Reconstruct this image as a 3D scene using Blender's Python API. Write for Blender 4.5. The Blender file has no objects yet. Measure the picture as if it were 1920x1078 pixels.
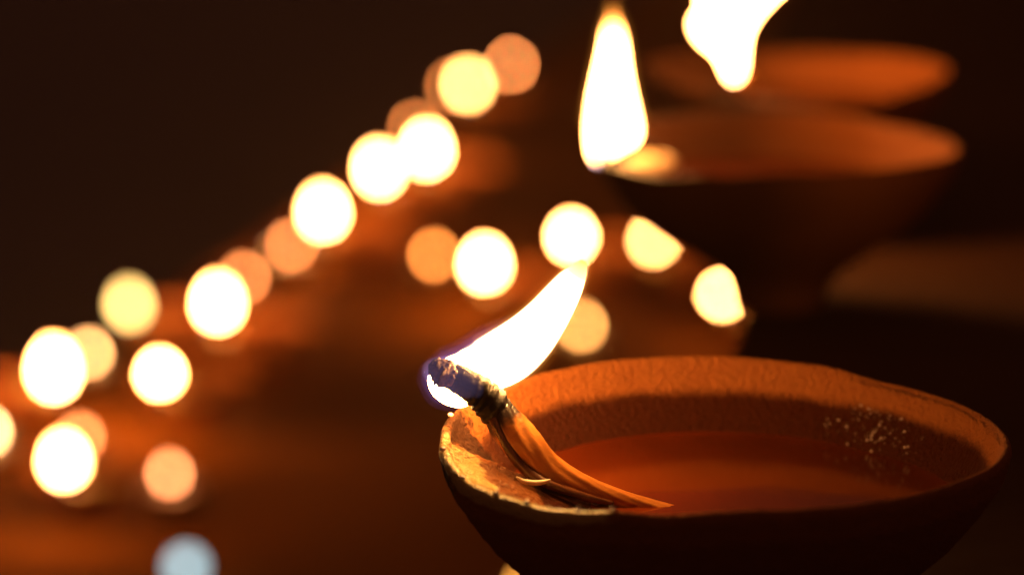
import bpy, bmesh, math, random
from mathutils import Vector, Matrix, noise
random.seed(7)
R = math.radians
sc = bpy.context.scene
col = sc.collection

# ------------------------------------------------------------------ camera, world, exposure
HC = 0.1635                       # camera height above the ledge the near lamps stand on
PITCH = R(13.35)
FPX = 5150.0                      # focal length in pixels of the 1920 px wide photograph
cam = bpy.data.cameras.new("camera")
cam.lens = FPX / 1920 * 36
cam.sensor_width = 36
cam.clip_start = 0.02
cam.clip_end = 400
cam.dof.use_dof = True
cam.dof.focus_distance = 0.436
cam.dof.aperture_fstop = cam.lens / 10.4      # 10.4 mm wide pupil
co = bpy.data.objects.new("camera", cam)
co.location = (0, 0, HC)
co.rotation_euler = (math.pi / 2 - PITCH, 0, 0)
col.objects.link(co)
sc.camera = co

w = bpy.data.worlds.new("World"); sc.world = w; w.use_nodes = True
bg = w.node_tree.nodes["Background"]
bg.inputs[0].default_value = (1.0, 0.36, 0.20, 1)   # night sky, its orange added to lift the ledge and terrace
bg.inputs[1].default_value = 0.055

sc.view_settings.view_transform = 'Standard'
sc.view_settings.look = 'None'
sc.view_settings.exposure = 0.0
sc.view_settings.gamma = 1.0
sc.render.engine = 'CYCLES'
cy = sc.cycles
cy.use_adaptive_sampling = False
cy.use_denoising = True
try:
    cy.denoiser = 'OPENIMAGEDENOISE'
    cy.denoising_input_passes = 'RGB_ALBEDO_NORMAL'
    cy.denoising_prefilter = 'ACCURATE'
except Exception:
    pass
cy.max_bounces = 6
cy.transparent_max_bounces = 24
cy.sample_clamp_indirect = 6.0
cy.caustics_reflective = False
cy.caustics_refractive = False

def ray(px, py):
    a, b = (px - 960) / FPX, (539 - py) / FPX
    return Vector((a, math.cos(PITCH) + b * math.sin(PITCH), -math.sin(PITCH) + b * math.cos(PITCH)))
def on_z(px, py, z):
    d = ray(px, py); t = (z - HC) / d.z
    return Vector((0, 0, HC)) + d * t
def at_y(px, py, y):
    d = ray(px, py)
    return Vector((0, 0, HC)) + d * (y / d.y)

# ------------------------------------------------------------------ materials
def mat(name):
    m = bpy.data.materials.new(name); m.use_nodes = True
    nt = m.node_tree; nt.nodes.clear()
    out = nt.nodes.new('ShaderNodeOutputMaterial')
    return m, nt, out
def N(nt, kind, **kw):
    n = nt.nodes.new(kind)
    for k, v in kw.items():
        if k in n.inputs: n.inputs[k].default_value = v
        else: setattr(n, k, v)
    return n
def mixc(nt, fac, a, b, blend='MIX'):
    n = nt.nodes.new('ShaderNodeMix'); n.data_type = 'RGBA'; n.blend_type = blend
    for sock, v in ((n.inputs[0], fac), (n.inputs[6], a), (n.inputs[7], b)):
        if isinstance(v, bpy.types.NodeSocket): nt.links.new(v, sock)
        else: sock.default_value = v
    return n.outputs[2]
def math_(nt, op, a, b=0.0, clamp=False):
    n = nt.nodes.new('ShaderNodeMath'); n.operation = op; n.use_clamp = clamp
    for sock, v in ((n.inputs[0], a), (n.inputs[1], b)):
        if isinstance(v, bpy.types.NodeSocket): nt.links.new(v, sock)
        else: sock.default_value = v
    return n.outputs[0]
def ramp(nt, fac, stops):
    n = nt.nodes.new('ShaderNodeValToRGB')
    el = n.color_ramp.elements
    while len(el) < len(stops): el.new(0.5)
    for e, (p, c) in zip(el, stops):
        e.position = p; e.color = (*c, 1)
    nt.links.new(fac, n.inputs[0]); return n.outputs[0]

def terracotta(name, fine=True, wet_amount=1.0, dark_side=0.0, lip_gain=1.0, sdir=(1, 0)):
    m, nt, out = mat(name)
    L = nt.links.new
    tc = N(nt, 'ShaderNodeTexCoord')
    p = N(nt, 'ShaderNodeBsdfPrincipled')
    n1 = N(nt, 'ShaderNodeTexNoise', Scale=420.0, Detail=6.0, Roughness=0.6)
    n2 = N(nt, 'ShaderNodeTexNoise', Scale=1500.0, Detail=4.0, Roughness=0.65)
    n3 = N(nt, 'ShaderNodeTexNoise', Scale=55.0, Detail=3.0)
    for n in (n1, n2, n3): L(tc.outputs['Object'], n.inputs['Vector'])
    base = mixc(nt, n1.outputs[0], (0.38, 0.090, 0.016, 1), (0.58, 0.185, 0.032, 1))
    base = mixc(nt, math_(nt, 'MULTIPLY', n2.outputs[0], 0.6), base, (0.52, 0.17, 0.05, 1))
    # clay soaked with oil below a wavy tide line inside the bowl
    sep = N(nt, 'ShaderNodeSeparateXYZ'); L(tc.outputs['Object'], sep.inputs[0])
    zz = math_(nt, 'ADD', sep.outputs['Z'], math_(nt, 'MULTIPLY', math_(nt, 'SUBTRACT', n3.outputs[0], 0.5), 0.0045))
    zz = math_(nt, 'ADD', zz, math_(nt, 'MULTIPLY', math_(nt, 'SUBTRACT', n2.outputs[0], 0.5), 0.0011))
    wet = N(nt, 'ShaderNodeMapRange'); wet.interpolation_type = 'SMOOTHSTEP'
    L(zz, wet.inputs[0])
    wet.inputs[1].default_value = -0.0046; wet.inputs[2].default_value = -0.0068
    wet.inputs[3].default_value = 0.0; wet.inputs[4].default_value = 1.0
    inn = N(nt, 'ShaderNodeAttribute'); inn.attribute_name = 'inner'
    spo = N(nt, 'ShaderNodeAttribute'); spo.attribute_name = 'soaked'
    wf = math_(nt, 'MULTIPLY', math_(nt, 'MULTIPLY', wet.outputs[0], inn.outputs['Fac']), wet_amount)
    base = mixc(nt, wf, base, (0.075, 0.014, 0.003, 1))
    sf = math_(nt, 'MULTIPLY', spo.outputs['Fac'], 0.75)
    base = mixc(nt, sf, base, (0.40, 0.13, 0.03, 1))
    if dark_side:      # the clay is darker towards one side
        sm = N(nt, 'ShaderNodeMapRange'); sm.interpolation_type = 'SMOOTHSTEP'
        su = math_(nt, 'ADD', math_(nt, 'MULTIPLY', sep.outputs['X'], sdir[0]), math_(nt, 'MULTIPLY', sep.outputs['Y'], sdir[1]))
        L(math_(nt, 'ADD', su, math_(nt, 'MULTIPLY', math_(nt, 'SUBTRACT', n3.outputs[0], .5), .012)), sm.inputs[0])
        sm.inputs[1].default_value = -.014; sm.inputs[2].default_value = .030
        sm.inputs[3].default_value = dark_side; sm.inputs[4].default_value = 0
        base = mixc(nt, sm.outputs[0], base, (0.045, 0.014, 0.005, 1))
    # oily lip's flame light put into the colour as pale patches, scaled by crust
    lip_attr = N(nt, 'ShaderNodeAttribute'); lip_attr.attribute_name = 'lip_light'
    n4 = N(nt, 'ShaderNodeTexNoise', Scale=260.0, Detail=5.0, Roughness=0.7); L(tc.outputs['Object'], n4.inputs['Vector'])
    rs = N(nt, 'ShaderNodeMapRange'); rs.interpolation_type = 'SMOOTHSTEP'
    L(math_(nt, 'ADD', lip_attr.outputs['Fac'], math_(nt, 'MULTIPLY', math_(nt, 'SUBTRACT', n4.outputs[0], .5), 1.1)), rs.inputs[0])
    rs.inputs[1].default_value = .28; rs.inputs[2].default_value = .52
    base = mixc(nt, math_(nt, 'MULTIPLY', rs.outputs[0], lip_gain), base, (0.94, 0.63, 0.22, 1))
    charr = N(nt, 'ShaderNodeAttribute'); charr.attribute_name = 'burnt'
    cs = N(nt, 'ShaderNodeMapRange'); cs.interpolation_type = 'SMOOTHSTEP'
    L(math_(nt, 'ADD', charr.outputs['Fac'], math_(nt, 'MULTIPLY', math_(nt, 'SUBTRACT', n4.outputs[0], .5), 1.2)), cs.inputs[0])
    cs.inputs[1].default_value = .42; cs.inputs[2].default_value = .60
    base = mixc(nt, math_(nt, 'MULTIPLY', cs.outputs[0], .9), base, (0.02, 0.007, 0.004, 1))
    L(base, p.inputs['Base Color'])
    wr = math_(nt, 'MAXIMUM', wf, spo.outputs['Fac'])
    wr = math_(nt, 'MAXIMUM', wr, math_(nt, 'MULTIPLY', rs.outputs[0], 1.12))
    L(math_(nt, 'SUBTRACT', 0.86, math_(nt, 'MULTIPLY', wr, 0.57)), p.inputs['Roughness'])
    p.inputs['Specular IOR Level'].default_value = 0.22
    vor = N(nt, 'ShaderNodeTexVoronoi', Scale=900.0); L(tc.outputs['Object'], vor.inputs['Vector'])
    h = math_(nt, 'ADD', math_(nt, 'MULTIPLY', n2.outputs[0], 1.5), math_(nt, 'MULTIPLY', n1.outputs[0], 0.3))
    h = math_(nt, 'ADD', h, math_(nt, 'MULTIPLY', vor.outputs['Distance'], 0.45))
    b = N(nt, 'ShaderNodeBump', Strength=1.0 if fine else 0.4, Distance=0.0011)
    L(h, b.inputs['Height']); L(b.outputs[0], p.inputs['Normal'])
    L(p.outputs[0], out.inputs[0]); return m

def simple(name, c1, c2, scale, rough, bump=0.0, dist=0.001, spec=0.5, metal=0.0):
    m, nt, out = mat(name); L = nt.links.new
    tc = N(nt, 'ShaderNodeTexCoord')
    n = N(nt, 'ShaderNodeTexNoise', Scale=scale, Detail=6.0, Roughness=0.6)
    L(tc.outputs['Object'], n.inputs['Vector'])
    p = N(nt, 'ShaderNodeBsdfPrincipled', Roughness=rough, Metallic=metal)
    p.inputs['Specular IOR Level'].default_value = spec
    L(mixc(nt, n.outputs[0], (*c1, 1), (*c2, 1)), p.inputs['Base Color'])
    if bump:
        b = N(nt, 'ShaderNodeBump', Strength=bump, Distance=dist)
        L(n.outputs[0], b.inputs['Height']); L(b.outputs[0], p.inputs['Normal'])
    L(p.outputs[0], out.inputs[0]); return m

def flame_mat(name, strength, body=(1, .43, .11), tip=(1, .25, .02), tip_gain=.10, foot=(.8, .6, .7), foot_gain=.5, foot_to=.12):
    """a flame: whitish body, orange cooler tip, bluish foot; 't' runs from foot 0 to tip 1"""
    m, nt, out = mat(name); L = nt.links.new
    a = N(nt, 'ShaderNodeAttribute'); a.attribute_name = 't'
    c = ramp(nt, a.outputs['Fac'], [(0.0, foot), (0.10, body), (0.78, body), (0.93, tip), (1.0, tip)])
    s = ramp(nt, a.outputs['Fac'], [(0.0, (foot_gain,) * 3), (foot_to, (1, 1, 1)), (0.74, (1, 1, 1)), (0.88, (tip_gain * 2.5,) * 3), (1.0, (tip_gain * .5,) * 3)])
    e = N(nt, 'ShaderNodeEmission'); L(c, e.inputs[0]); L(math_(nt, 'MULTIPLY', s, strength), e.inputs[1])
    L(e.outputs[0], out.inputs[0]); return m

def veil_mat(name, color, strength):
    """thin burning gas: it only adds light along the way through it"""
    m, nt, out = mat(name); L = nt.links.new
    t = N(nt, 'ShaderNodeBsdfTransparent'); L(t.outputs[0], out.inputs[0])
    e = N(nt, 'ShaderNodeEmission', Strength=strength); e.inputs[0].default_value = (*color, 1)
    L(e.outputs[0], out.inputs['Volume']); return m

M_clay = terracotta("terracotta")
M_clay_far = terracotta("terracotta_plain", False, 0.10, 0.88, 0.0)
M_char = simple("charred_cotton", (0.004, 0.003, 0.005), (0.02, 0.012, 0.016), 900, 0.5, 0.6, 0.0003, 0.25)
M_ash = simple("ashen_cotton", (0.010, 0.006, 0.010), (0.45, 0.32, 0.34), 1000, 0.5, 0.7, 0.0003, 0.3)
M_cotton = simple("oil_soaked_cotton", (0.42, 0.13, 0.022), (0.60, 0.22, 0.045), 600, 0.30, 0.5, 0.0003, 0.6)
def singe(m):      # the cotton browns and blackens towards the burning end
    nt = m.node_tree; p = next(n for n in nt.nodes if n.type == 'BSDF_PRINCIPLED')
    src = p.inputs['Base Color'].links[0].from_socket
    a = N(nt, 'ShaderNodeAttribute'); a.attribute_name = 't'
    n = N(nt, 'ShaderNodeTexNoise', Scale=500.0, Detail=4.0)
    tc = next(n for n in nt.nodes if n.type == 'TEX_COORD'); nt.links.new(tc.outputs['Object'], n.inputs['Vector'])
    mr = N(nt, 'ShaderNodeMapRange'); mr.interpolation_type = 'SMOOTHSTEP'
    nt.links.new(math_(nt, 'ADD', a.outputs['Fac'], math_(nt, 'MULTIPLY', math_(nt, 'SUBTRACT', n.outputs[0], .5), .22)), mr.inputs[0])
    mr.inputs[1].default_value = .80; mr.inputs[2].default_value = .93
    nt.links.new(mixc(nt, mr.outputs[0], src, (.02, .008, .006, 1)), p.inputs['Base Color'])
singe(M_cotton)
M_sooty = simple("oily_dark_cotton", (0.05, 0.014, 0.006), (0.16, 0.05, 0.014), 700, 0.25, 0.4, 0.0003, 0.8)
M_highlight = simple("highlight_white", (0.75, 0.55, 0.36), (0.9, 0.75, 0.5), 700, 0.35)
M_oil = None
def oil_mat():
    m, nt, out = mat("lamp_oil"); L = nt.links.new
    tc = N(nt, 'ShaderNodeTexCoord')
    n = N(nt, 'ShaderNodeTexNoise', Scale=45.0, Detail=2.0); L(tc.outputs['Object'], n.inputs['Vector'])
    p = N(nt, 'ShaderNodeBsdfPrincipled', Roughness=0.10)
    L(mixc(nt, n.outputs[0], (0.060, 0.009, 0.001, 1), (0.15, 0.020, 0.002, 1)), p.inputs['Base Color'])
    b = N(nt, 'ShaderNodeBump', Strength=0.15, Distance=0.001); L(n.outputs[0], b.inputs['Height']); L(b.outputs[0], p.inputs['Normal'])
    L(p.outputs[0], out.inputs[0]); return m
M_oil = oil_mat()
M_clay_third = terracotta("terracotta_dark_side", False, 0.10, 0.9, 0.0, (.62, -.78))
M_clay_terrace = terracotta("terracotta_terrace", False, 0.35)
M_flame_near = flame_mat("flame_near", 86.0, body=(1, .47, .12), foot=(.75, .6, .95), foot_gain=.12, foot_to=.26, tip=(1, .62, .10), tip_gain=.035)
M_flame_mid = flame_mat("flame_mid", 54.0, tip=(1, .28, .03), tip_gain=.05, foot=(.7, .5, .8), foot_gain=.12)
M_flame_far = flame_mat("flame_far", 70.0)
M_drop = simple("oil_drop", (0.5, 0.35, 0.3), (0.7, 0.5, 0.45), 200, 0.12, spec=1.0)
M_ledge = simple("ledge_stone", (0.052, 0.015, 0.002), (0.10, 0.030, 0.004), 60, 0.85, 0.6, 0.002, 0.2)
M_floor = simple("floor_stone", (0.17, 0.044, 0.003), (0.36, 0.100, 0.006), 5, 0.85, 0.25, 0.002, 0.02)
M_dark = simple("earth", (0.05, 0.05, 0.10), (0.10, 0.08, 0.15), 3, 0.95, 0.5, 0.01)
M_tin = simple("tin", (0.55, 0.5, 0.45), (0.7, 0.65, 0.6), 80, 0.3, metal=1.0)
M_oval = simple("bright_oval", (0.70, 0.46, 0.22), (0.78, 0.56, 0.34), 300, 0.4, 0.4, 0.0004)
M_wax = simple("wax", (0.75, 0.55, 0.35), (0.85, 0.65, 0.45), 40, 0.4)

# ------------------------------------------------------------------ helpers
def link(o, parent=None):
    col.objects.link(o)
    if parent is not None: o.parent = parent
    return o
def mesh_obj(name, verts, faces, m, parent=None, smooth=True, attrs=None):
    me = bpy.data.meshes.new(name)
    me.from_pydata([tuple(v) for v in verts], [], faces)
    me.materials.append(m)
    if smooth: me.polygons.foreach_set('use_smooth', [True] * len(me.polygons))
    for k, vals in (attrs or {}).items():
        a = me.attributes.new(k, 'FLOAT', 'POINT'); a.data.foreach_set('value', vals)
    me.update()
    return link(bpy.data.objects.new(name, me), parent)
def thing(name, label, cat, loc, rz=0.0, group=None):
    o = bpy.data.objects.new(name, None); o.empty_display_size = .01
    o.location = loc; o.rotation_euler = (0, 0, rz)
    o['label'] = label; o['category'] = cat
    if group: o['group'] = group
    return link(o)
def copy_tree(o, parent=None):
    c = o.copy(); col.objects.link(c)
    if parent is not None:
        c.parent = parent
    for ch in list(o.children): copy_tree(ch, c)
    return c

def catmull(P, n):
    """P list of tuples; n samples per span"""
    P = [tuple(map(float, p)) for p in P]
    Q = [tuple(2 * a - b for a, b in zip(P[0], P[1]))] + P + [tuple(2 * a - b for a, b in zip(P[-1], P[-2]))]
    out = []
    for i in range(1, len(Q) - 2):
        for k in range(n):
            t = k / n
            out.append(tuple(.5 * (2 * b + (c - a) * t + (2 * a - 5 * b + 4 * c - d) * t * t + (3 * b - a - 3 * c + d) * t ** 3)
                             for a, b, c, d in zip(Q[i - 1], Q[i], Q[i + 1], Q[i + 2])))
    out.append(P[-1]); return out

def sweep(P, n=6, seg=20, up=Vector((0, 1, 0)), prof=None):
    """P: (x,y,z,ra,rb): ra across, rb along 'up'. Returns verts, faces, t values"""
    S = catmull(P, n)
    V, F, T = [], [], []
    pts = [Vector(s[:3]) for s in S]
    for i, s in enumerate(S):
        tg = (pts[min(i + 1, len(S) - 1)] - pts[max(i - 1, 0)]).normalized()
        side = tg.cross(up).normalized(); u2 = side.cross(tg).normalized()
        for k in range(seg):
            a = 2 * math.pi * k / seg
            g = prof(i / (len(S) - 1), a) if prof else 1.0
            V.append(pts[i] + side * (max(s[3], 1e-5) * math.cos(a) * g) + u2 * (max(s[4], 1e-5) * math.sin(a) * g))
            T.append(i / (len(S) - 1))
    for i in range(len(S) - 1):
        for k in range(seg):
            a, b = i * seg + k, i * seg + (k + 1) % seg
            F.append((a, b, b + seg, a + seg))
    F.append(tuple(range(seg - 1, -1, -1))); F.append(tuple((len(S) - 1) * seg + k for k in range(seg)))
    return V, F, T

# ------------------------------------------------------------------ the clay bowl (millimetres, rim plane z = 0, spout towards -x)
RIM = [(0, 43.8, -1.2), (22, 43.6, -1.5), (45, 43.0, -1.5), (68, 43.6, -.5), (90, 44, 0), (120, 44, .1), (145, 44, -.1), (160, 44.6, -.3),
       (170, 45.6, -.5), (180, 46, -1.1), (190, 46.4, -2.0), (205, 46.6, -3.0), (225, 45.6, -2.9), (248, 44.6, -1.3), (270, 44, 0), (292, 44.2, .1),
       (315, 44, .1), (338, 43.9, -.5)]
def rim(th):
    d = math.degrees(th) % 360
    n = len(RIM)
    for i in range(n):
        a0 = RIM[i][0]; a1 = RIM[(i + 1) % n][0] + (360 if i == n - 1 else 0)
        if a0 <= d < a1 or (i == n - 1 and d >= a0):
            t = (d - a0) / (a1 - a0); t = t * t * (3 - 2 * t)
            p, q = RIM[i], RIM[(i + 1) % n]
            return p[1] + (q[1] - p[1]) * t, p[2] + (q[2] - p[2]) * t
def lerp_tab(tab, x):
    for (x0, y0), (x1, y1) in zip(tab, tab[1:]):
        if x <= x1: return y0 + (y1 - y0) * (x - x0) / (x1 - x0)
    return tab[-1][1]
INNER = [(0, -36), (8, -35), (14.5, -30), (20, -26), (26.8, -21), (33, -16), (36.2, -12), (38.6, -8.5), (40.5, -5.2), (41.8, -2.4), (42.4, -.9)]
OUTER = [(0, -42), (10.8, -42), (11.8, -41), (12.4, -38), (13.8, -34.6), (17.6, -31), (23.6, -26.4), (30.6, -21), (36, -15.6), (40.2, -10), (43.2, -5), (44, -1.4)]
def bump_w(th):
    d = (math.degrees(th) % 360) - 192
    return math.exp(-(d / 24.0) ** 4)
def z_inner(s, th):
    """s = radius as if the bowl were round with R = 44"""
    Rr, zr = rim(th)
    z = lerp_tab(INNER, s) + zr * max(0, (s - 30) / 14) ** 1.5
    wgt = bump_w(th)
    zramp = zr - 1.1 - (42.4 - s) * .44 - 0.0
    if zramp > z: z = z + (zramp - z) * wgt
    dgr = (math.degrees(th) % 360) - 222
    z += 1.0 * math.exp(-(dgr / 21) ** 4) * math.exp(-((s - 40.6) / 1.6) ** 2)
    # groove the wick lies in
    dg = ((math.degrees(th) % 360) - 175) / 7.0
    z -= 1.2 * math.exp(-dg * dg) * max(0, min(1, (s - 22) / 12))
    return z
def bowl_mesh(name, nth, nr, m, disp=.22):
    V, F, inn, soak, lip_lit, burnt = [], [], [], [], [], []
    rings = []
    so = [OUTER[i] for i in range(1, len(OUTER))]
    prof = []
    # outer profile, lip, inner profile
    k = nr
    for i in range(k + 1):
        u = i / k
        L = u * (len(so) - 1); j = min(int(L), len(so) - 2); f = L - j
        prof.append(('o', so[j][0] + (so[j + 1][0] - so[j][0]) * f, so[j][1] + (so[j + 1][1] - so[j][1]) * f))
    for a in (20, 55, 90, 125, 160):
        prof.append(('l', 43.2 + .8 * math.cos(R(a)), -1.1 + 1.1 * math.sin(R(a))))
    for i in range(int(k * 1.3) + 1):
        u = 1 - i / int(k * 1.3)
        prof.append(('i', 42.4 * (u ** .7), None))
    for kind, s, z in prof:
        ring = []
        for j in range(nth):
            th = 2 * math.pi * j / nth
            Rr, zr = rim(th)
            if kind == 'i':
                zz = z_inner(s, th); ks = 1 if s > 30 else max(0, (s - 12) / 18)
            else:
                ks = max(0, min(1, (s - 13) / 25)) ** 1.2
                zz = z + zr * ks
            r = s * (1 + (Rr / 44 - 1) * ks)
            v = Vector((r * math.cos(th), r * math.sin(th), zz))
            if disp:
                q = v * .22
                d = noise.fractal(q, 1.0, 2.0, 4) * disp + noise.noise(v * .9) * disp * .4
                rr = Vector((v.x, v.y, 0)); rr = rr.normalized() if rr.length > .1 else Vector((0, 0, 0))
                v = v + (rr * .6 + Vector((0, 0, .6))) * d
                if nth > 500 and kind != 'o': v += rr * (noise.noise(v * 2.1) * .05 + noise.noise(v * 1.1) * .015)
                w_ = bump_w(th)
                if w_ > .05 and s > 34:      # the pinched spout is rougher, with thumb marks
                    v.z += noise.fractal(v * .5, 1, 2, 3) * .35 * w_
            ring.append(len(V)); V.append(v * .001)
            inn.append(1.0 if kind == 'i' else 0.0)
            w_ = bump_w(th)
            soak.append(w_ * (1.0 if s > 30 and kind != 'o' else 0.0))
            dg = math.degrees(th)
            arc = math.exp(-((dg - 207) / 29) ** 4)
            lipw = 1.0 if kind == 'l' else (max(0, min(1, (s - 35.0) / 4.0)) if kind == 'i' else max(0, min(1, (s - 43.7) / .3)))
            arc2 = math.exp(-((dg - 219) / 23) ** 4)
            lip_lit.append(max(arc * lipw * .72, arc2 * (1.15 if kind == 'l' else (max(0, min(1, (s - 38.4) / 1.0)) if kind == 'i' else lipw))))
            ca = math.exp(-((dg - 172) / 11) ** 2) * max(0, min(1, (s - 33) / 5)) if kind != 'o' else math.exp(-((dg - 186) / 20) ** 2) * max(0, (s - 40) / 4)
            burnt.append(ca * .8)
        rings.append(ring)
    for a, b in zip(rings, rings[1:]):
        for j in range(nth):
            F.append((a[j], a[(j + 1) % nth], b[(j + 1) % nth], b[j]))
    F.append(tuple(reversed(rings[0])))
    me = bpy.data.meshes.new(name); me.from_pydata([tuple(v) for v in V], [], F); me.materials.append(m)
    me.polygons.foreach_set('use_smooth', [True] * len(me.polygons))
    for nm, vals in (('inner', inn), ('soaked', soak), ('lip_light', lip_lit), ('burnt', burnt)):
        a = me.attributes.new(nm, 'FLOAT', 'POINT'); a.data.foreach_set('value', vals)
    me.update(); return me
OIL_Z = -12.0
def oil_mesh(name, nth):
    V = [(0, 0, OIL_Z * .001)]; F = []
    prev = None
    fr = [.15, .3, .45, .6, .75, .88, .97, 1.0]
    for f in fr:
        for j in range(nth):
            th = 2 * math.pi * j / nth
            s = 8.0
            while s < 42 and z_inner(s, th) < OIL_Z: s += .15
            r = (s + .25) * f
            zz = OIL_Z + (0.35 if f == 1.0 else 0)       # meniscus
            V.append((r * math.cos(th) * .001, r * math.sin(th) * .001, zz * .001))
    for j in range(nth): F.append((0, 1 + j, 1 + (j + 1) % nth))
    for i in range(len(fr) - 1):
        a, b = 1 + i * nth, 1 + (i + 1) * nth
        for j in range(nth): F.append((a + j, b + j, b + (j + 1) % nth, a + (j + 1) % nth))
    me = bpy.data.meshes.new(name); me.from_pydata(V, [], F); me.materials.append(M_oil)
    me.polygons.foreach_set('use_smooth', [True] * len(me.polygons)); me.update(); return me
BOWL_H = 0.042

# ------------------------------------------------------------------ setting: ledge, lower terrace, earth
def slab(name, outline, ztop, zbot, m, rough_edge=0.0, subdiv=1):
    bm = bmesh.new()
    pts = []
    n = len(outline)
    for i in range(n):
        a, b = Vector(outline[i]), Vector(outline[(i + 1) % n])
        for k in range(subdiv):
            p = a.lerp(b, k / subdiv)
            if rough_edge:
                p += Vector((noise.noise(Vector((p.x * 60, p.y * 60, 1))), noise.noise(Vector((p.x * 60, p.y * 60, 9))))) * rough_edge
            pts.append(p)
    top = [bm.verts.new((p.x, p.y, ztop)) for p in pts]
    cen = sum(pts, Vector((0, 0))) / len(pts)
    bot = [bm.verts.new((p.x, p.y, zbot)) for p in pts]
    bm.faces.new(top)
    bm.faces.new(list(reversed(bot)))
    for i in range(len(pts)):
        j = (i + 1) % len(pts)
        bm.faces.new((top[j], top[i], bot[i], bot[j]))
    bmesh.ops.recalc_face_normals(bm, faces=bm.faces)
    ed = [e for e in bm.edges if all(abs(v.co.z - ztop) < 1e-6 for v in e.verts)]
    bmesh.ops.bevel(bm, geom=ed, offset=0.0012 if rough_edge else 0.004, segments=2, affect='EDGES')
    me = bpy.data.meshes.new(name); bm.to_mesh(me); bm.free(); me.materials.append(m)
    o = bpy.data.objects.new(name, me); o['kind'] = 'structure'
    return link(o)
ZF = HC - 0.63                      # top of the lower terrace
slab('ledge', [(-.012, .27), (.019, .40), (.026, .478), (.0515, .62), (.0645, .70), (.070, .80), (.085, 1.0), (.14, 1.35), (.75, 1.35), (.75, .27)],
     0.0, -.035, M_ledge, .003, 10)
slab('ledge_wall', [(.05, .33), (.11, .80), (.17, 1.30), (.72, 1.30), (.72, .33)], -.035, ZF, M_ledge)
e1, e2 = on_z(243, 612, ZF), on_z(900, 175, ZF)
dr = (e2 - e1).normalized()
pa, pb = e1 - dr * 2.2, e2 + dr * 5.0
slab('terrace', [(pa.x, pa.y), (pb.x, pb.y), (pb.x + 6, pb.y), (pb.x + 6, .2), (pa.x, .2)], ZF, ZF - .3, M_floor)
g = mesh_obj('ground', [(-150, -60, ZF - .34), (150, -60, ZF - .34), (150, 300, ZF - .34), (-150, 300, ZF - .34)], [(0, 1, 2, 3)], M_dark, smooth=False)
g['kind'] = 'structure'

# ------------------------------------------------------------------ the near lamp, in focus
c0 = on_z(1370, 797, BOWL_H)
YC = on_z(1370, 813, BOWL_H).y
near = thing('clay_oil_lamp', 'large sharp terracotta lamp filled with oil, flame leaning right over its charred wick', 'oil lamp', (c0.x, c0.y, 0), 0, 'clay lamps on the ledge')
def in_near(v): return Vector(v) - Vector((c0.x, c0.y, 0))
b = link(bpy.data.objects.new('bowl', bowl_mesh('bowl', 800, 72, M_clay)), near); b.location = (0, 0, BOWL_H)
ol = link(bpy.data.objects.new('oil', oil_mesh('oil', 160)), near); ol.location = (0, 0, BOWL_H)

MM = 1 / 1000
def pz(px, py, dy, r1, r2=None):
    """sweep point: pixel on the plane dy mm behind the bowl centre, radii in photo pixels"""
    y = YC + dy * MM; p = in_near(at_y(px, py, y)); k = p and (y / math.cos(PITCH)) / FPX
    return (p.x, p.y, p.z, r1 * k, (r2 if r2 is not None else r1) * k)
# wick: soaked cotton from the oil up to the spout, charred end inside the flame
def twist(tw, amp, n=4):
    return lambda s, a: 1 + amp * math.cos(n * a + tw * s) + .05 * math.sin(9 * a + 31 * s)
V, F, T = sweep([pz(1400, 996, -1, 12), pz(1320, 976, 0, 14), pz(1240, 956, 1, 15), pz(1165, 936, 1.5, 18), pz(1100, 913, 2, 21), pz(1030, 880, 3, 30), pz(985, 838, 3.5, 36), pz(952, 797, 4.5, 34), pz(932, 768, 5, 28)],
                8, 40, prof=twist(8, .035))
wick = mesh_obj('wick', V, F, M_cotton, near, attrs={'t': T})
V, F, T = sweep([pz(1150, 944, -1, 5), pz(1095, 931, -1, 8), pz(1040, 912, -1, 9), pz(1000, 893, 0, 10), pz(965, 858, 1, 10), pz(940, 815, 2, 9), pz(920, 775, 3.5, 10)], 8, 20, prof=twist(20, .06, 3))
mesh_obj('loose_strand', V, F, M_sooty, wick)
V, F, T = sweep([pz(968, 894, -2, 2), pz(982, 902, -2, 5), pz(1003, 905, -2, 5.5), pz(1020, 903, -2, 4.5), pz(1032, 899, -2, 2)], 6, 14)
mesh_obj('painted_highlight', V, F, M_highlight, wick)  # white highlight on the soaked wick, put in as a pale strip
V, F, T = sweep([pz(956, 806, 5, 20), pz(937, 780, 5, 30), pz(918, 754, 5, 34), pz(900, 736, 5, 32), pz(880, 722, 5, 29), pz(858, 710, 5, 27), pz(842, 704, 5, 24)], 14, 72,
                prof=lambda s, a: 1 + (.055 if s < .45 else .08 * max(0, 1 - (s - .45) * 4)) * math.cos(a * 2 + s * 60) + .05 * noise.noise(Vector((s * 18, math.cos(a) * 3, math.sin(a) * 3))))
mesh_obj('charred_end', V, F, M_char, wick)
V, F, T = sweep([pz(852, 708, 4.5, 22), pz(838, 702, 4.5, 25), pz(824, 696, 4.5, 25), pz(812, 693, 4.5, 20), pz(803, 693, 4.5, 8)], 10, 48,
                prof=lambda s, a: 1 + .30 * noise.fractal(Vector((s * 6, math.cos(a) * 2.4, math.sin(a) * 2.4)), 1, 2, 3))
mesh_obj('ashen_tip', V, F, M_ash, wick)  # pale and dark ash on the wick's end
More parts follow.
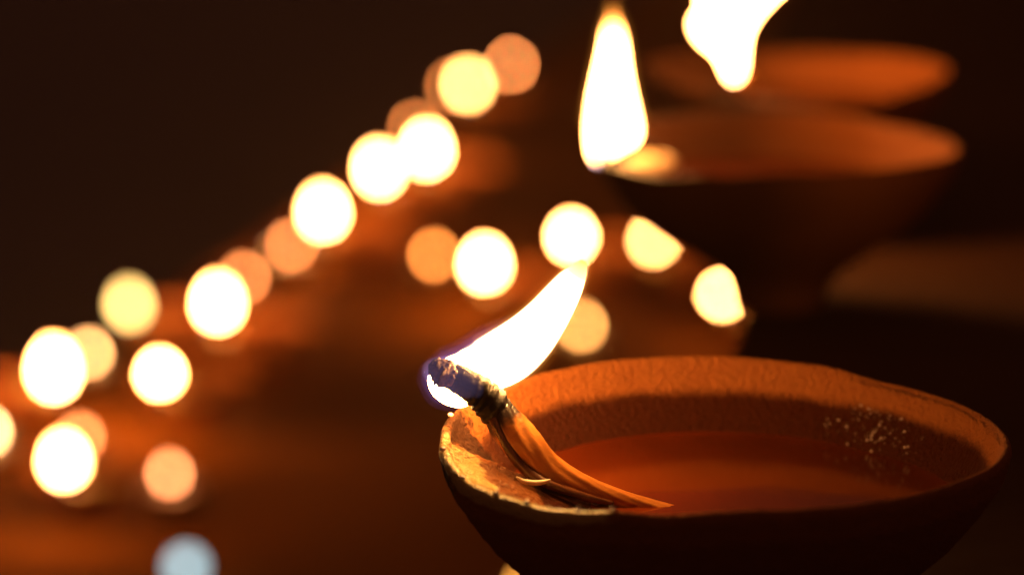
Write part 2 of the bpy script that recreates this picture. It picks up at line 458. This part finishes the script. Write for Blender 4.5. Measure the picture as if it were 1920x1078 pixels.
# flame: body behind the wick, blue gas round its foot
V, F, T = sweep([pz(826, 692, 10, 6, 6), pz(842, 688, 10, 20, 14), pz(865, 690, 10, 34, 20), pz(905, 687, 10, 49, 28), pz(950, 666, 9, 54, 34), pz(990, 634, 8, 49, 36),
                 pz(1022, 598, 7, 41, 32), pz(1048, 562, 6, 34, 26), pz(1068, 532, 6, 27, 20), pz(1083, 510, 6, 18, 14), pz(1095, 490, 6, 6, 5)], 7, 28)
fl = mesh_obj('flame', V, F, M_flame_near, near, attrs={'t': T})
PN = [(858, 694, 10, 30, 20), (905, 687, 10, 49, 28), (950, 666, 9, 54, 34), (990, 634, 8, 49, 36), (1022, 598, 7, 41, 32), (1048, 562, 6, 34, 26), (1068, 532, 6, 27, 20), (1083, 510, 6, 18, 14), (1096, 486, 6, 7, 6)]
def veil(name, pts, m, parent, seg=28):
    V, F, T = sweep(pts, 6, seg)
    vo = mesh_obj(name, V, F, m, parent)
    bm = bmesh.new(); bm.from_mesh(vo.data); bmesh.ops.recalc_face_normals(bm, faces=bm.faces); bm.to_mesh(vo.data); bm.free()
    return vo
veil('inner_flame_edge', [pz(846, 694, 10, 8, 8)] + [pz(a, b, c, d + 3.5, e + 3) for a, b, c, d, e in PN] + [pz(1104, 468, 6, 2, 2)], veil_mat("cream_gas", (1, .66, .34), 420.0), fl)
veil('outer_flame_edge', [pz(880, 690, 10, 8, 8)] + [pz(a, b, c, d + 9, e + 7) for a, b, c, d, e in PN[1:]] + [pz(1112, 452, 6, 3, 3)], veil_mat("amber_gas", (1, .36, .05), 48.0), fl)
V, F, T = sweep([pz(806, 704, 9.5, 4, 4), pz(810, 718, 9.5, 8, 8), pz(820, 732, 9.5, 12, 12), pz(840, 744, 9.5, 15, 13), pz(866, 750, 9.5, 14, 12), pz(892, 740, 9.5, 8, 8)], 6, 20)
lob = mesh_obj('flame_lobe', V, F, M_flame_near, fl, attrs={'t': [.30] * len(T)})
for g_, m_ in ((-9, veil_mat("blue_gas", (.42, .34, 1), 42.0)), (0, veil_mat("violet_gas", (.30, .20, .85), 18.0)), (9, veil_mat("thin_violet_gas", (.30, .16, .55), 8.0))):
    veil('blue_flame_base', [pz(789 - g_, 714, 8, 5, 5), pz(801 - g_ * .6, 713, 8, 28 + g_, 28 + g_), pz(832, 712, 8, 52 + g_, 50 + g_), pz(880, 698, 8.5, 57 + g_, 54 + g_), pz(930, 668, 9, 58 + g_, 46 + g_),
                             pz(975, 635, 9, 44 + g_, 34 + g_), pz(1010, 603, 8, 20 + g_, 20 + g_), pz(1030 + g_, 580 - g_, 7, 3, 3)], m_, fl)
veil('violet_tip_gas', [pz(790, 700, 4, 4, 4), pz(803, 698, 4, 24, 26), pz(828, 700, 4, 34, 34), pz(856, 708, 4, 34, 34), pz(884, 722, 4, 28, 32), pz(905, 738, 4, 14, 20), pz(918, 750, 4, 3, 3)], veil_mat("tip_gas", (.62, .42, .85), 42.0), fl)
veil('faint_flame_glow', [pz(905, 687, 10, 8, 8)] + [pz(a, b, c, d + 18, e + 15) for a, b, c, d, e in PN[2:]] + [pz(1118, 438, 6, 4, 4)], veil_mat("faint_gas", (1, .26, .02), 14.0), fl)

# oil droplets on the soaked wall and on the spout's front lip
bm = bmesh.new()
def drop(p, r, n):
    mtx = Matrix.Translation(p) @ Matrix.Diagonal((1, 1, .8, 1))
    bmesh.ops.create_uvsphere(bm, u_segments=8, v_segments=6, radius=r, matrix=mtx)
rr = random.Random(3)
for i in range(120):
    th = R(rr.gauss(46, 6.5)); z = rr.uniform(-12.0, -6.0) if i < 85 else rr.uniform(-11, -5)
    if not 30 < math.degrees(th) < 75: continue
    s = 42.0
    while z_inner(s, th) > z: s -= .1
    k = rim(th)[0] / 44
    drop(Vector((s * k * math.cos(th), s * k * math.sin(th), z)) * MM + Vector((0, 0, BOWL_H)), rr.choice((.07, .08, .10, .12, .12, .17, .28)) * MM, 0)
for d, ds in ((224, .3), (232, .2), (243, .0), (204, .3), (171, .2), (216, .4), (236, .3), (189, .3)):
    th = R(d); Rr, zr = rim(th)
    drop(Vector(((Rr - .8 + ds) * math.cos(th), (Rr - .8 + ds) * math.sin(th), zr + .2)) * MM + Vector((0, 0, BOWL_H)), rr.uniform(.28, .55) * MM, 0)
me = bpy.data.meshes.new('oil_droplets'); bm.to_mesh(me); bm.free(); me.materials.append(M_drop)
me.polygons.foreach_set('use_smooth', [True] * len(me.polygons))
od = link(bpy.data.objects.new('oil_droplets', me), near); od['kind'] = 'stuff'

# ------------------------------------------------------------------ shared parts for the other lamps
far_bowl = bowl_mesh('bowl_plain', 96, 22, M_clay_far, .15)
far_oil = oil_mesh('oil_plain', 64)
terrace_bowl = far_bowl.copy(); terrace_bowl.materials[0] = M_clay_terrace
def straight_wick(parent, m=M_cotton, char=True, start=0):
    P = [(-.016, 0, BOWL_H - .0105, .0015, .0015), (-.030, 0, BOWL_H - .006, .002, .002), (-.041, 0, BOWL_H + .001, .0023, .0023), (-.045, 0, BOWL_H + .004, .0018, .0018)][start:]
    V, F, T = sweep(P, 4, 10, up=Vector((0, 1, 0))); wk = mesh_obj('wick', V, F, m, parent)
    V, F, T = sweep([(-.0435, 0, BOWL_H + .003, .0024, .0024), (-.0465, 0, BOWL_H + .0065, .002, .002), (-.0475, 0, BOWL_H + .010, .001, .001)], 3, 10, up=Vector((0, 1, 0)))
    if char: mesh_obj('charred_end', V, F, M_char, wk)
    return wk
def flame_profile(h, wd, lean=(0, 0), base=(-.0465, 0, BOWL_H + .004), seg=14, n=4):
    prof = [(0, .3), (.08, .68), (.22, .96), (.4, 1.0), (.58, .88), (.74, .66), (.88, .38), (.96, .18), (1, .04)]
    P = [(base[0] + lean[0] * h * s * s, base[1] + lean[1] * h * s * s, base[2] + h * s, wd / 2 * g, wd / 2 * g) for s, g in prof]
    return sweep(P, n, seg, up=Vector((0, 1, 0)))

# ---- second lamp on the ledge
c1 = on_z(1467, 262, BOWL_H)
mid = thing('clay_oil_lamp', 'blurred clay lamp right behind the near one, with a tall upright flame', 'oil lamp', (c1.x, c1.y, 0), R(-3), 'clay lamps on the ledge')
for nm, dta in (('bowl', far_bowl), ('oil', far_oil)):
    o = link(bpy.data.objects.new(nm, dta), mid); o.location = (0, 0, BOWL_H)
def in_lamp(T, v):
    return T.matrix_basis.inverted() @ Vector(v)
def pl(T, px, py, y, r, r2=None):
    p = in_lamp(T, at_y(px, py, y)); k = (y / math.cos(PITCH)) / FPX
    return (p.x, p.y, p.z, r * k, (r2 or r) * k)
y1 = c1.y + .004
def outline_flame(root, rows, y, inset, depth=.8, seg=24, n=5):
    """a flame from its left and right edge at each height; round in depth"""
    S = catmull([(b, l, r_) for b, l, r_ in rows], n); V, F, T = [], [], []
    for i, (b, l, r_) in enumerate(S):
        h = max(1.0, (r_ - l) / 2 - inset)
        x, yy, z, q, _ = pl(root, (l + r_) / 2, b, y, h)
        for k in range(seg):
            a = 2 * math.pi * k / seg
            wdt = in_lamp(root, at_y((l + r_) / 2 + h * math.cos(a), b, y + q * depth * math.sin(a)))
            V.append(tuple(wdt)); T.append(i / (len(S) - 1))
    m_ = len(S)
    for i in range(m_ - 1):
        for k in range(seg):
            F.append((i * seg + k, i * seg + (k + 1) % seg, (i + 1) * seg + (k + 1) % seg, (i + 1) * seg + k))
    F.append(tuple(range(seg - 1, -1, -1))); F.append(tuple((m_ - 1) * seg + k for k in range(seg)))
    return V, F, T
V, F, T = sweep([pl(mid, 1172, 311, y1 + .006, 9), pl(mid, 1192, 308, y1 + .007, 15), pl(mid, 1220, 306, y1 + .008, 20), pl(mid, 1250, 309, y1 + .008, 17), pl(mid, 1268, 313, y1 + .008, 8)], 5, 16)
wk2 = mesh_obj('wick', V, F, M_oval, mid)  # pale oval added for the bright flame light at the spout
V, F, T = sweep([pl(mid, 1140, 304, y1 - .008, 6), pl(mid, 1158, 294, y1 - .009, 9), pl(mid, 1185, 281, y1 - .010, 10), pl(mid, 1212, 277, y1 - .010, 9), pl(mid, 1232, 288, y1 - .011, 6)], 5, 16)
mesh_obj('charred_end', V, F, M_char, wk2)
R2 = [(306, 1100, 1148), (296, 1092, 1162), (284, 1087, 1182), (268, 1085, 1208), (250, 1084, 1217), (225, 1085, 1215), (185, 1090, 1206), (140, 1099, 1197), (95, 1109, 1191), (60, 1115, 1185), (32, 1124, 1175), (6, 1132, 1164)]
V, F, T = outline_flame(mid, R2, y1, 21)
f2 = mesh_obj('flame', V, F, M_flame_mid, mid, attrs={'t': T})
M_glow2 = veil_mat("orange_gas", (1, .34, .05), 100.0)
V, F, T = outline_flame(mid, [(262, 1110, 1190), (255, 1094, 1206)] + R2[5:] + [(-10, 1138, 1158), (-22, 1145, 1151)], y1, 9)
ve = mesh_obj('flame_edge', V, F, M_glow2, f2)
bm = bmesh.new(); bm.from_mesh(ve.data); bmesh.ops.recalc_face_normals(bm, faces=bm.faces); bm.to_mesh(ve.data); bm.free()
# ---- third lamp on the ledge
c2 = on_z(1492, 127, BOWL_H)
third_bowl = far_bowl.copy(); third_bowl.materials[0] = M_clay_third
thd = thing('clay_oil_lamp', 'farthest clay lamp at the upper right edge, with a wide ragged flickering flame', 'oil lamp', (c2.x, c2.y, 0), R(64), 'clay lamps on the ledge')
for nm, dta in (('bowl', third_bowl), ('oil', far_oil)):
    o = link(bpy.data.objects.new(nm, dta), thd); o.location = (0, 0, BOWL_H)
straight_wick(thd, char=False)
sp = thd.matrix_basis @ Vector((-.046, 0, 0)); y2 = sp.y
R3 = [(150, 1352, 1400), (138, 1344, 1408), (118, 1336, 1412), (98, 1322, 1414), (78, 1298, 1416), (58, 1284, 1422), (38, 1283, 1432), (18, 1296, 1447), (-2, 1296, 1466), (-30, 1290, 1492), (-70, 1310, 1500), (-120, 1365, 1490), (-170, 1425, 1480), (-200, 1450, 1475)]
V, F, T = outline_flame(thd, R3, y2, 19, .6)
f3 = mesh_obj('flame', V, F, M_flame_mid, thd, attrs={'t': [.08 + .92 * t for t in T]})

# ------------------------------------------------------------------ lamps far below on the terrace (out of focus)
proto = thing('clay_oil_lamp', '', 'oil lamp', (0, 0, 0), 0, 'clay lamps burning on the terrace')
for nm, dta in (('bowl', terrace_bowl), ('oil', far_oil)):
    o = link(bpy.data.objects.new(nm, dta), proto); o.location = (0, 0, BOWL_H)
straight_wick(proto)
V, F, T = flame_profile(.026, .0115)
pf = mesh_obj('flame', V, F, M_flame_far, proto, attrs={'t': T})

standin = thing('glint_light', '', 'tea light', (0, 0, 0), 0, 'small tea lights between the terrace lamps')  # glints of flame on the lamps, added as small burning candles
def lathe(name, prof, m, parent, seg=24):
    V, F = [], []
    for r, z in prof:
        for k in range(seg): V.append((r * math.cos(2 * math.pi * k / seg), r * math.sin(2 * math.pi * k / seg), z))
    for i in range(len(prof) - 1):
        for k in range(seg): F.append((i * seg + k, i * seg + (k + 1) % seg, (i + 1) * seg + (k + 1) % seg, (i + 1) * seg + k))
    F.append(tuple(range(seg - 1, -1, -1))); F.append(tuple((len(prof) - 1) * seg + k for k in range(seg)))
    return mesh_obj(name, V, F, m, parent)
lathe('cup', [(.0185, 0), (.019, .001), (.019, .0160), (.0196, .0165), (.0190, .0170), (.0185, .0165), (.0185, .0125)], M_tin, standin)
lathe('wax', [(.0183, .004), (.0183, .0135), (.012, .0130), (.004, .0134), (.001, .0142)], M_wax, standin)
lathe('wick', [(.0007, .0135), (.0007, .0205)], M_char, standin, 8)
V, F, T = flame_profile(.0115, .0072, base=(0, 0, .0195), seg=12, n=3)
def glint_flame(root, m):
    return mesh_obj('flame', V, F, m, root, attrs={'t': T})
glint_mats = {}
def glint_mat(rgb):
    key = tuple(rgb)
    if key not in glint_mats:
        m, nt, out = mat('low_flame')
        e = N(nt, 'ShaderNodeEmission', Strength=1.0); e.inputs[0].default_value = (*rgb, 1)
        nt.links.new(e.outputs[0], out.inputs[0]); glint_mats[key] = m
    return glint_mats[key]

# pixel of the flame's middle, yaw of the lamp (0 = spout left), flame size, strength, label
LAMPS = [
    (100, 684, 178, 1.30, 1.2, 'largest bright white blur at the far left, an orange one overlapping its right side'),
    (120, 856, 80, 1.0, 1.0, 'bright white blur at lower left, below the big white one'),
    (300, 697, 60, .62, 1.5, 'round white blur above the lone orange disc and below the yellow one'),
    (243, 566, 20, .98, .13, 'yellow round blur at left, paler than the white ones'),
    (408, 562, -10, 1.15, 1.1, 'bright white blur right of the yellow one, start of the rising diagonal row'),
    (606, 392, -5, 1.15, 1.1, 'bright white blur in the middle of the rising diagonal row'),
    (712, 312, 0, 1.15, 1.1, 'left one of the two merged white blurs in the diagonal row'),
    (800, 276, -8, 1.2, 1.2, 'right one of the two merged white blurs in the diagonal row'),
    (878, 156, -15, .95, .55, 'yellowish white blur at the upper end of the diagonal row, between two orange ones'),
    (909, 490, -5, 1.0, 1.2, 'white blur right above the near flame, an orange disc at its left'),
    (1072, 440, 10, .80, 1.2, 'white blur just above the tip of the near flame'),
    (1226, 448, -20, .66, .5, 'half cut pale blur peeking out beside the second lamp'),
    (1354, 550, 25, .50, 1.0, 'small pale blur below the second lamp, above the near bowl'),
]
far_mats = {}
def far_mat(s):
    if s not in far_mats:
        body = (1, .43, .11) if s > .3 else (1, .60, .17)
        far_mats[s] = flame_mat("flame_far", 135.0 * s, body=body, tip_gain=.14)
    return far_mats[s]
placed = []
flame_meshes = {}
for i, (px, py, yaw, size, st, label) in enumerate(LAMPS):
    o = proto if i == 0 else copy_tree(proto)
    yaw = R(yaw)
    fz = ZF + BOWL_H + .004 + .012 * size
    p = on_z(px, py, fz)
    off = Matrix.Rotation(yaw, 3, 'Z') @ Vector((-.0465, 0, 0))
    o.location = (p.x - off.x, p.y - off.y, ZF); o.rotation_euler = (0, 0, yaw)
    o['label'] = 'clay lamp seen as the ' + label if False else label
    placed.append((o.location.x, o.location.y, .046, label))
    LAMPS[i] = (o, size, st)
for o, size, st in LAMPS:
    f = [c for c in o.children if c.name.startswith('flame')][0]
    V2, F2, T2 = flame_profile(.0225 * size, .0142 * (.5 + .5 * size), lean=(random.uniform(-.1, .1), 0))
    me = bpy.data.meshes.new('flame'); me.from_pydata([tuple(v) for v in V2], [], F2); me.materials.append(far_mat(st))
    me.polygons.foreach_set('use_smooth', [True] * len(me.polygons))
    a = me.attributes.new('t', 'FLOAT', 'POINT'); a.data.foreach_set('value', T2)
    f.data = me

GLINTS = [
    (166, 662, (50, 22, 7), 'yellow orange disc half hidden by the big white blur at far left'),
    (-24, 808, (60, 32, 12), 'pale yellow disc cut off by the left edge of the picture'),
    (150, 820, (30, 9, 2.5), 'orange disc behind the lower left white blur'),
    (318, 888, (30, 9.5, 3.2), 'lone orange disc at lower left, above the blue light'),
    (458, 520, (37, 10.5, 2.7), 'dim orange disc tucked behind the first white blur of the diagonal row'),
    (546, 460, (37, 10.5, 2.7), 'dim orange disc at the lower left of the middle row blur'),
    (814, 478, (46, 13, 2.2), 'orange disc left of the white blur above the near flame'),
    (958, 122, (85, 25, 6.5), 'orange disc topmost in the picture, upper end of the diagonal row'),
    (848, 162, (40, 11, 2.5), 'orange disc at the left of the upper yellowish blur'),
    (778, 240, (40, 11, 2.5), 'orange disc peeking out above the two merged white blurs'),
    (985, 1097, (11, 4.2, .6), 'small pale orange glint at the bottom edge, left of the near bowl'),
    (1090, 610, (40, 17, 4), 'yellow orange disc just right of the leaning near flame'),
]
rows = []
for i, (px, py, rgb, label) in enumerate(GLINTS):
    o = standin if i == 0 else copy_tree(standin)
    z = ZF + .0195 + .005
    p = on_z(px, py, z)
    o.location = (p.x, p.y, ZF); o['label'] = label
    rows.append((o, rgb)); placed.append((p.x, p.y, .0196, label))
for o, rgb in rows:
    glint_flame(o, glint_mat(rgb))
for i in range(len(placed)):
    for j in range(i):
        a, b_ = placed[i], placed[j]
        d = math.hypot(a[0] - b_[0], a[1] - b_[1])
        if d < a[2] + b_[2]: print('OVERLAP', round(d - a[2] - b_[2], 4), a[3], '|', b_[3])

# ------------------------------------------------------------------ the blue bulb
pbx = on_z(349, 1066, ZF + .022)
bulb = thing('garden_light', 'only blue light, a round pale blue globe at the bottom edge left of centre', 'light', (pbx.x, pbx.y, ZF))
m, nt, out = mat('lit_blue_globe')
tc = N(nt, 'ShaderNodeTexCoord'); wv = N(nt, 'ShaderNodeTexWave', Scale=300.0); wv.bands_direction = 'Z'
nt.links.new(tc.outputs['Object'], wv.inputs['Vector'])
e = N(nt, 'ShaderNodeEmission', Strength=3.0)
nt.links.new(mixc(nt, wv.outputs[0], (.50, .78, .86, 1), (.64, .90, .96, 1)), e.inputs[0]); nt.links.new(e.outputs[0], out.inputs[0])
lathe('globe', [(.0078 * math.sin(R(a)) + .00005, .0235 - .0078 * math.cos(R(a))) for a in range(15, 181, 11)], m, bulb)
lathe('base', [(.012, 0), (.012, .003), (.005, .006), (.004, .0155), (.003, .016)], M_tin, bulb)

# ------------------------------------------------------------------ smoke of the lamps hanging in the air
m, nt, out = mat('lamp_smoke')
pv = N(nt, 'ShaderNodeVolumePrincipled'); pv.inputs['Density'].default_value = 0.022
pv.inputs['Color'].default_value = (.95, .66, .42, 1); pv.inputs['Anisotropy'].default_value = 0.2
nt.links.new(pv.outputs[0], out.inputs['Volume'])
hx, hy0, hy1, hz0, hz1 = 160, -70, 310, ZF - 1.4, HC + .35
HV = [(x, y, z) for z in (hz0, hz1) for y in (hy0, hy1) for x in (-hx, hx)]
hz = mesh_obj('haze', HV, [(0, 2, 3, 1), (4, 5, 7, 6), (0, 1, 5, 4), (1, 3, 7, 5), (3, 2, 6, 7), (2, 0, 4, 6)], m, smooth=False)
hz['kind'] = 'stuff'
